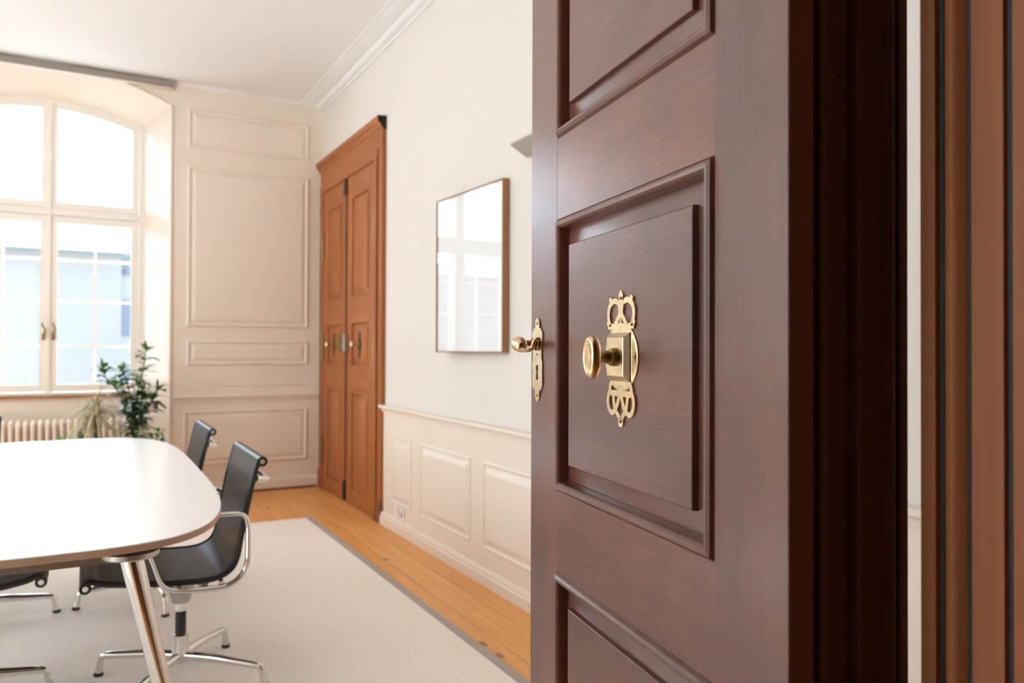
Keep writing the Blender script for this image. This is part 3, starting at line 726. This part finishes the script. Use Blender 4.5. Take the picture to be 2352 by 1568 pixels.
# ------------------------------------------------------------------ radiator under the window
rad = empty('radiator', (0, 6.87, 0)); tag(rad, 'cream column radiator under the arched window behind the white table', 'radiator')
x = -0.83
while x < 0.30:
    bm = B()
    for dy in (-0.045, 0.045):
        tube(bm, [(x, dy, 0.12), (x, dy, 0.60)], 0.0150, 10, sx=1.0)
    tube(bm, catmull([(x, -0.045, 0.575), (x, -0.040, 0.618), (x, 0, 0.632), (x, 0.040, 0.618), (x, 0.045, 0.575)], 5), 0.0185, 10)
    tube(bm, catmull([(x, -0.045, 0.15), (x, -0.040, 0.115), (x, 0, 0.105), (x, 0.040, 0.115), (x, 0.045, 0.15)], 5), 0.0185, 10)
    tube(bm, [(x - 0.024, 0, 0.60), (x + 0.024, 0, 0.60)], 0.024, 10); tube(bm, [(x - 0.024, 0, 0.14), (x + 0.024, 0, 0.14)], 0.024, 10)
    obj('radiator_section', bm, M['beige'], rad, smooth=True, angle=50)
    x += 0.0475
for xx in (-0.80, 0.26):
    bm = B(); box(bm, xx - 0.012, xx + 0.012, -0.05, 0.05, 0.0, 0.10); obj('foot', bm, M['window_paint'], rad)

# ------------------------------------------------------------------ rug
rug = empty('rug', (0, 0, 0)); tag(rug, 'large beige wool rug with grey border under the table and chairs', 'rug')
bm = B(); box(bm, -2.06, 1.357, 0.95, 5.45, 0.0005, 0.009, 0.003); obj('field', bm, M['rug'], rug)  # unseen left part widened to make the light bounced off the floor less orange
bm = B(); box(bm, 1.357, 1.40, 0.95, 5.45, 0.0005, 0.0085, 0.003); b1 = obj('border', bm, M['rug_border'], rug); b1['label'] = 'grey woven border strip'
bm = B(); box(bm, -2.103, -2.06, 0.95, 5.45, 0.0005, 0.0085, 0.003); b1 = obj('border', bm, M['rug_border'], rug); b1['label'] = 'grey woven border strip'
ZR = 0.009

# ------------------------------------------------------------------ conference table
TXC, TYC, THX, THY = -0.12, 3.215, 0.497, 1.222
tb = empty('conference_table', (TXC, TYC, 0)); tag(tb, 'white conference table with rounded corners and chrome legs on the rug', 'table')
def superell(hx, hy, nexp, n=96):
    o = []
    for k in range(n):
        a = 2 * math.pi * k / n
        c, s = math.cos(a), math.sin(a)
        o.append((hx * math.copysign(abs(c) ** (2 / nexp), c), hy * math.copysign(abs(s) ** (2 / nexp), s)))
    return o
bm = B()
lv = [(-0.001, 0.740, 0), (0.0, 0.7392, 0), (0.0, 0.7372, 0)]
lo = [[bm.verts.new((x, y, z)) for x, y in superell(THX + d, THY + d, 3.9)] for d, z, _ in lv]
for A, D in zip(lo[:-1], lo[1:]):
    for k in range(len(A)): bm.faces.new((A[k], A[(k + 1) % len(A)], D[(k + 1) % len(A)], D[k]))
bm.faces.new(lo[0]); bm.faces.new(lo[-1][::-1]); top = obj('tabletop', bm, M['white'], tb)
bm = B()
lv = [(0.0, 0.7370), (0.0, 0.7205), (-0.02, 0.7160)]
lo = [[bm.verts.new((x, y, z)) for x, y in superell(THX + d, THY + d, 3.9)] for d, z in lv]
for A, D in zip(lo[:-1], lo[1:]):
    for k in range(len(A)): bm.faces.new((A[k], A[(k + 1) % len(A)], D[(k + 1) % len(A)], D[k]))
bm.faces.new(lo[0]); bm.faces.new(lo[-1][::-1]); ed = obj('edge_band', bm, M['edge'], tb); ed['label'] = 'brownish table edge'
for sx in (-1, 1):
    for sy in (-1, 1):
        px_, py_ = sx * 0.215, sy * 1.145
        bm = B(); lathe(bm, [(0.060, 0.698), (0.064, 0.702), (0.064, 0.712), (0.052, 0.716)], 28, (px_, py_, 0)); pt = obj('leg_plate', bm, M['alu'], tb, smooth=True, angle=40)
        bm = B()
        tube(bm, [(px_, py_, 0.705), (px_ + sx * 0.150, py_ + (0.09 if sy > 0 else -0.04), 0.011)], [0.033, 0.019], 24, sx=0.8)
        obj('leg', bm, M['chrome'], tb, smooth=True, angle=50)
bm = B()
box(bm, -0.20, 0.20, -1.16, -1.12, 0.690, 0.716); box(bm, -0.20, 0.20, 1.12, 1.16, 0.690, 0.716)
box(bm, -0.16, -0.12, -1.12, 1.12, 0.690, 0.716); box(bm, 0.12, 0.16, -1.12, 1.12, 0.690, 0.716)
obj('underframe', bm, M['alu'], tb)

# ------------------------------------------------------------------ swivel chairs: local x = where the sitter faces
def make_chair():
    ch = empty('office_chair')
    prof = [(0.300, 0.452), (0.285, 0.457), (0.255, 0.446), (0.17, 0.432), (0.06, 0.420), (-0.04, 0.415), (-0.095, 0.421), (-0.132, 0.442), (-0.152, 0.480), (-0.163, 0.54), (-0.176, 0.61), (-0.192, 0.69), (-0.209, 0.765), (-0.221, 0.806)]
    P = [Vector((p[0], 0, p[1])) for p in catmull([(a, b, 0) for a, b in prof], 6) for p in [(p[0], p[1])]]
    def sling(hw, th, crown):
        bm = B(); rows = []
        NY = 10
        for i, p in enumerate(P):
            t = (P[min(i + 1, len(P) - 1)] - P[max(i - 1, 0)]).normalized(); nrm = Vector((t.z, 0, -t.x))
            if nrm.z < 0 and i < 10: nrm = -nrm
            row = []
            for side in (0, 1):
                for k in range(NY + 1):
                    yy = -hw + 2 * hw * k / NY
                    row.append(bm.verts.new(p + Vector((0, yy, 0)) + nrm * ((th if side else 0))))
            rows.append(row)
        n1 = NY + 1
        for A, D in zip(rows[:-1], rows[1:]):
            for k in range(NY):
                bm.faces.new((A[k], A[k + 1], D[k + 1], D[k])); bm.faces.new((A[n1 + k], D[n1 + k], D[n1 + k + 1], A[n1 + k + 1]))
            bm.faces.new((A[0], D[0], D[n1], A[n1])); bm.faces.new((A[NY], A[n1 + NY], D[n1 + NY], D[NY]))
        for A in (rows[0], rows[-1]):
            for k in range(NY): bm.faces.new((A[k], A[k + 1], A[n1 + k + 1], A[n1 + k]))
        return bm
    obj('sling_seat', sling(0.232, 0.006, 0), M['black_mesh'], ch, smooth=True, angle=45)
    for s in (-1, 1):
        bm = B(); tube(bm, [(p.x, s * 0.236, p.z) for p in P], 0.0105, 8, sx=1.1, up=(0, 1, 0)); obj('side_rail', bm, M['black'], ch, smooth=True, angle=60)
    for name, x, z in (('seat_roll', 0.300, 0.439), ('back_roll', -0.232, 0.800)):
        bm = B(); tube(bm, [(x, -0.246, z), (x, 0.246, z)], 0.0175, 18); rl = obj(name, bm, M['black'], ch, smooth=True, angle=50)
        for s in (-1, 1):
            bm = B(); tube(bm, [(x, s * 0.2455, z), (x, s * 0.2475, z)], 0.0085, 14); obj('end_cap', bm, M['chrome'], rl, smooth=True, angle=50)
    for s in (-1, 1):
        bm = B()
        ctl = [(-0.06, 0.632), (0.06, 0.632), (0.128, 0.628), (0.142, 0.610), (0.132, 0.56), (0.108, 0.49), (0.088, 0.435), (0.060, 0.408), (0.02, 0.398), (-0.06, 0.392), (-0.118, 0.395), (-0.158, 0.418), (-0.180, 0.462), (-0.183, 0.53), (-0.181, 0.595), (-0.168, 0.624), (-0.14, 0.632)]
        tube(bm, [(v.x, s * 0.262, v.y) for v in catmull([(a, b, 0) for a, b in ctl], 5, True)], 0.0088, 10, closed=True, sx=1.25, up=(0, 1, 0))
        for x, z in ((-0.10, 0.405), (0.03, 0.405)):
            tube(bm, [(x, s * 0.262, z), (x, s * 0.225, z + 0.008)], 0.007, 8)
        obj('armrest', bm, M['chrome'], ch, smooth=True, angle=60)
    # cross stretchers under the seat and behind the back
    bm = B(); tube(bm, catmull([(-0.05, -0.232, 0.404), (-0.05, -0.15, 0.380), (-0.05, 0, 0.366), (-0.05, 0.15, 0.380), (-0.05, 0.232, 0.404)], 5), 0.0125, 10); obj('stretcher', bm, M['chrome'], ch, smooth=True, angle=60)
    bm = B(); tube(bm, catmull([(0.12, -0.232, 0.418), (0.10, -0.15, 0.395), (0.06, 0, 0.370), (0.10, 0.15, 0.395), (0.12, 0.232, 0.418)], 5), 0.0125, 10); obj('stretcher', bm, M['chrome'], ch, smooth=True, angle=60)
    bm = B(); tube(bm, catmull([(-0.214, -0.238, 0.742), (-0.250, -0.215, 0.735), (-0.262, -0.10, 0.732), (-0.262, 0.10, 0.732), (-0.250, 0.215, 0.735), (-0.214, 0.238, 0.742)], 5), 0.0115, 10); obj('back_stretcher', bm, M['chrome'], ch, smooth=True, angle=60)
    # tilt bracket, column, star base with four feet
    bm = B(); lathe(bm, [(0.030, 0.285), (0.034, 0.300), (0.045, 0.335), (0.060, 0.360), (0.062, 0.372), (0.02, 0.376)], 20)
    tube(bm, [(0, -0.045, 0.325), (0, 0.045, 0.325)], 0.018, 12); obj('tilt_bracket', bm, M['alu'], ch, smooth=True, angle=45)
    bm = B(); tube(bm, [(0, 0, 0.255), (0, 0, 0.295)], 0.0215, 18); obj('collar', bm, M['chrome'], ch, smooth=True, angle=50)
    bm = B(); tube(bm, [(0, 0, 0.155), (0, 0, 0.262)], 0.0185, 18); obj('column', bm, M['black'], ch, smooth=True, angle=50)
    base = empty('star_base', (0, 0, 0), 0, ch)
    bm = B(); lathe(bm, [(0.010, 0.068), (0.024, 0.070), (0.033, 0.085), (0.030, 0.10), (0.0265, 0.13), (0.0265, 0.168), (0.021, 0.170)], 22); obj('hub', bm, M['chrome'], base, smooth=True, angle=45)
    for k in range(4):
        a = math.pi / 2 * k; ca, sa = math.cos(a), math.sin(a)
        bm = B()
        pth = catmull([(0.018, 0.092), (0.12, 0.092), (0.22, 0.084), (0.292, 0.077), (0.310, 0.064), (0.316, 0.040), (0.320, 0.012)], 5)
        pth = catmull([(q * ca, q * sa, z) for q, z in ((0.018, 0.093), (0.12, 0.092), (0.22, 0.083), (0.290, 0.076), (0.307, 0.066), (0.314, 0.042), (0.319, 0.012))], 5)
        n = len(pth)
        tube(bm, pth, [0.0185 - 0.0075 * min(1, i / (n * 0.62)) + (0.003 * max(0, (i / n - 0.75) / 0.25)) for i in range(n)], 12)
        lg = obj('leg', bm, M['chrome'], base, smooth=True, angle=60)
        bm = B(); lathe(bm, [(0.0150, 0.0), (0.0165, 0.003), (0.0165, 0.011), (0.012, 0.014)], 14, (0.320 * ca, 0.320 * sa, 0)); obj('glide', bm, M['black'], lg, smooth=True, angle=50)
    return ch, base
def copy_tree(o, parent=None):
    c = o.copy(); C.objects.link(c)
    if parent: c.parent = parent
    for chd in o.children: copy_tree(chd, c)
    return c
proto, _ = make_chair()
spots = [  # x, y, facing, base turn (relative to world), label
    (0.300, 2.985, 180, 53, 'black swivel chair nearest the camera on the right side of the white table'),
    (0.282, 4.055, 180, 5.6, 'black swivel chair on the table\'s right side nearer the window, mostly its backrest showing'),
    (-0.424, 3.135, 0, -2, 'black swivel chair on the table\'s left side, only seat front and chrome foot showing'),
    (-0.432, 4.030, 0, -0.5, 'black swivel chair on the table\'s far left side, chrome foot beyond the nearer chair\'s seat'),
    (-0.655, 4.800, -90, 40, 'black swivel chair behind the table\'s far left corner, only its backrest end showing'),
]
for i, (x, y, face, bt, lab) in enumerate(spots):
    c = proto if i == 0 else copy_tree(proto)
    c.location = (x, y, ZR); c.rotation_euler = (0, 0, R(face))
    for chd in c.children:
        if chd.name.startswith('star_base'): chd.rotation_euler = (0, 0, R(bt - face))
    tag(c, lab, 'chair', 'black swivel chairs round the white table')

# ------------------------------------------------------------------ planter with plants by the window
def leaf_geo(bm, p, d, up, L, Wd, droop=0.25, seg=5):
    d = d.normalized(); side = d.cross(up)
    if side.length < 1e-4: side = d.orthogonal()
    side.normalize(); nrm = side.cross(d)
    prev = None
    for i in range(seg + 1):
        t = i / seg
        w = Wd * 0.5 * math.sin(math.pi * min(1, t * 0.93 + 0.05)) ** 0.8
        c = p + d * L * t - Vector((0, 0, 1)) * droop * L * t * t
        row = [bm.verts.new(c + side * w + nrm * w * 0.25), bm.verts.new(c), bm.verts.new(c - side * w + nrm * w * 0.25)]
        if prev:
            for k in range(2): bm.faces.new((prev[k], prev[k + 1], row[k + 1], row[k]))
        prev = row
PY = 6.25
pb = empty('planter_box', (0.17, PY, 0)); tag(pb, 'long grey planter box behind the table below the plants', 'planter')
bm = B()
x0, x1, y0, y1, H, t_ = -0.36, 0.36, -0.17, 0.17, 0.50, 0.02
box(bm, x0, x1, y0, y0 + t_, 0, H); box(bm, x0, x1, y1 - t_, y1, 0, H); box(bm, x0, x0 + t_, y0 + t_, y1 - t_, 0, H); box(bm, x1 - t_, x1, y0 + t_, y1 - t_, 0, H); box(bm, x0 + t_, x1 - t_, y0 + t_, y1 - t_, 0, 0.03)
obj('trough', bm, M['pot'], pb)
bm = B(); box(bm, x0 + t_, x1 - t_, y0 + t_, y1 - t_, 0.03, 0.46); obj('soil', bm, M['soil'], pb)
rnd = random.Random(3)
# rubber-leaved shrub
fc = empty('rubber_plant', (0.31, PY + 0.02, 0.46)); tag(fc, 'tall plant with broad dark green leaves in front of the window\'s right reveal', 'plant')
bms = B(); bml = B(); bmd = B()
branches = [[(0, 0, 0), (0.0, 0.01, 0.2), (0.02, 0.0, 0.42), (0.055, -0.01, 0.62), (0.07, -0.01, 0.73)],
            [(0, 0, 0.05), (-0.06, 0.02, 0.28), (-0.11, 0.0, 0.42), (-0.19, -0.02, 0.52), (-0.21, -0.02, 0.60)],
            [(0, 0, 0.1), (0.06, 0.03, 0.25), (0.12, 0.03, 0.36), (0.15, 0.02, 0.44)],
            [(0, 0, 0.05), (-0.02, -0.04, 0.3), (-0.06, -0.05, 0.50), (-0.09, -0.05, 0.58)],
            [(0, 0, 0.0), (0.02, -0.05, 0.2), (0.04, -0.08, 0.36), (0.06, -0.08, 0.45)]]
for b in branches:
    pts = catmull(b, 6)
    tube(bms, pts, [0.007 * (1 - 0.75 * i / len(pts)) for i in range(len(pts))], 6)
    for i in range(3, len(pts)):
        for _ in range(4 if i < len(pts) * 0.72 else 2):
            a = rnd.uniform(0, 2 * math.pi); d = Vector((math.cos(a), 0.8 * math.sin(a), rnd.uniform(-0.1, 0.75)))
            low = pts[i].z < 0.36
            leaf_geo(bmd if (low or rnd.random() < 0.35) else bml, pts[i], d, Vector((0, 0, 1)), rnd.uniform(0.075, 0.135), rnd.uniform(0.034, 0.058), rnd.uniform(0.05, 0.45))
    leaf_geo(bml, pts[-1], Vector((rnd.uniform(-.3, .3), 0, 1)), Vector((0, 1, 0)), 0.07, 0.02, 0)
obj('stem', bms, M['stem'], fc, smooth=True); obj('foliage', bml, M['leaf'], fc, smooth=True)
dk = obj('foliage', bmd, M['leaf_dark'], fc, smooth=True); dk['label'] = 'darker leaves'
# spiky pale plant
sp = empty('spider_plant', (0.055, PY - 0.02, 0.46)); tag(sp, 'pale yellowish spiky plant with thin arching leaves left of the broad leaved plant', 'plant')
bm = B(); tube(bm, [(0, 0, 0), (0.003, 0, 0.15), (0.0, 0.004, 0.32)], [0.011, 0.009, 0.008], 8); obj('stem', bm, M['stem'], sp, smooth=True)
bm = B()
for k in range(210):
    a = rnd.uniform(0, 2 * math.pi); el = rnd.uniform(-0.3, 1.4)
    d = Vector((math.cos(a) * math.cos(el), math.sin(a) * math.cos(el) * 0.8, math.sin(el)))
    leaf_geo(bm, Vector((rnd.uniform(-.01, .01), rnd.uniform(-.01, .01), rnd.uniform(0.17, 0.33))), d, Vector((0, 0, 1)), rnd.uniform(0.16, 0.29), rnd.uniform(0.007, 0.013), rnd.uniform(0.3, 1.0), 7)
obj('foliage', bm, M['leaf_pale'], sp, smooth=True)
# low bright plants at the rim
for nm, xs, lab in (('pothos_plant', (-0.16, 0.12), 'low bright green leafy plant at the foot of the pale spiky plant'), ('ivy_plant', (0.17, 0.50), 'low bright green leafy plant at the foot of the broad leaved plant')):
    lp = empty(nm, ((xs[0] + xs[1]) / 2, PY - 0.10, 0.46)); tag(lp, lab, 'plant', None)
    bm = B(); hw_ = (xs[1] - xs[0]) / 2
    for k in range(48):
        p = Vector((rnd.uniform(-hw_, hw_), rnd.uniform(-0.03, 0.06), rnd.uniform(0.02, 0.15)))
        a = rnd.uniform(0, 2 * math.pi)
        leaf_geo(bm, p, Vector((math.cos(a), math.sin(a) * 0.6, rnd.uniform(0.2, 1.3))), Vector((0, 0, 1)), rnd.uniform(0.05, 0.085), rnd.uniform(0.022, 0.036), 0.3)
    obj('foliage', bm, M['leaf_bright'], lp, smooth=True)
    bm = B()
    for k in range(8):
        xx = -hw_ + 2 * hw_ * (k + 0.5) / 8
        tube(bm, [(xx, 0.01, -0.01), (xx + rnd.uniform(-.02, .02), 0.0, 0.13)], 0.002, 5)
    obj('stem', bm, M['stem'], lp)

# ------------------------------------------------------------------ outside the window
bm = B(); box(bm, -45, 45, YB + 1.2, 70, -5.3, -5.0); struct('ground', bm, M['ground'])
bm = B(); box(bm, -60, XL - 1.0, -30, YB + 1.2, -5.3, -5.0); struct('ground', bm, M['ground'])
nb = empty('neighbour_house', (-3.15, 22.0, -5.0)); tag(nb, 'pale blue grey neighbouring house with hipped roof seen through the window', 'house')
bm = B(); box(bm, -9.0, 3.9, 0, 9, 0, 8.6); obj('wall', bm, M['facade'], nb)
bm = B(); box(bm, -9.3, 4.2, -0.35, 9.3, 8.6, 8.95); obj('eaves', bm, M['facade_white'], nb)
bm = B()
vs = [bm.verts.new(p) for p in ((-9.3, -0.35, 8.95), (4.2, -0.35, 8.95), (4.2, 9.3, 8.95), (-9.3, 9.3, 8.95), (-5.5, 4.5, 11.3), (1.4, 4.5, 11.3))]
for f in ((0, 1, 5, 4), (1, 2, 5), (2, 3, 4, 5), (3, 0, 4), (0, 3, 2, 1)): bm.faces.new([vs[i] for i in f])
obj('roof', bm, M['roof_snow'], nb)
for x in (-7.2, -4.6, -2.0):
    for z in (1.2, 4.6):
        bm = B(); panel(bm, (x - 0.55, -0.01, z), EX, EZ, -EY, 1.1, 1.9, [(0, 0), (0.0, 0.06), (0.1, 0.06), (0.1, 0.02)]); wn = obj('window', bm, M['facade'], nb)
        bm = B(); box(bm, x - 0.44, x + 0.44, -0.035, -0.012, z + 0.11, z + 1.79); obj('pane', bm, M['facade'], wn)
bm = B(); box(bm, 0.9, 1.5, 1.5, 2.1, 9.4, 11.2); obj('chimney', bm, M['shutter'], nb)
h2 = empty('corner_house', (2.95, 27, -5.0)); tag(h2, 'narrow white house with dark shutters behind the neighbour at the window\'s right', 'house')
bm = B(); box(bm, -2.2, 2.5, 0, 6, 0, 10.3); obj('wall', bm, M['facade_white'], h2)
bm = B(); prism(bm, [(-2.5, -0.3, 10.3), (2.8, -0.3, 10.3), (0.15, -0.3, 12.6)], (0, 6.6, 0)); obj('roof', bm, M['roof_snow'], h2)
for z in (4.6, 6.6, 8.5):
    for x in (-1.65, 0.1, 1.5):
        bm = B(); box(bm, x - 0.4, x + 0.4, -0.05, 0.0, z, z + 1.1); obj('shutter', bm, M['shutter'], h2)
tr = empty('garden_tree', (1.66, 19.5, -5.0)); tag(tr, 'green tree outside beside the window\'s right edge', 'tree')
bm = B(); tube(bm, [(0, 0, 0), (0.05, 0, 2.5), (0, 0, 5.6)], [0.16, 0.12, 0.05], 8); obj('trunk', bm, M['stem'], tr, smooth=True)
bm = B()
for k in range(900):
    v = Vector((rnd.gauss(0, 1), rnd.gauss(0, 1), rnd.gauss(0, 1))).normalized() * rnd.uniform(0.5, 1.0)
    p = Vector((v.x * 0.85, v.y * 0.85, 5.7 + v.z * 1.3))
    leaf_geo(bm, p, Vector((rnd.uniform(-1, 1), rnd.uniform(-1, 1), rnd.uniform(-.3, 1))), Vector((0, 0, 1)), 0.22, 0.12, 0.2, 3)
obj('crown', bm, M['tree'], tr)
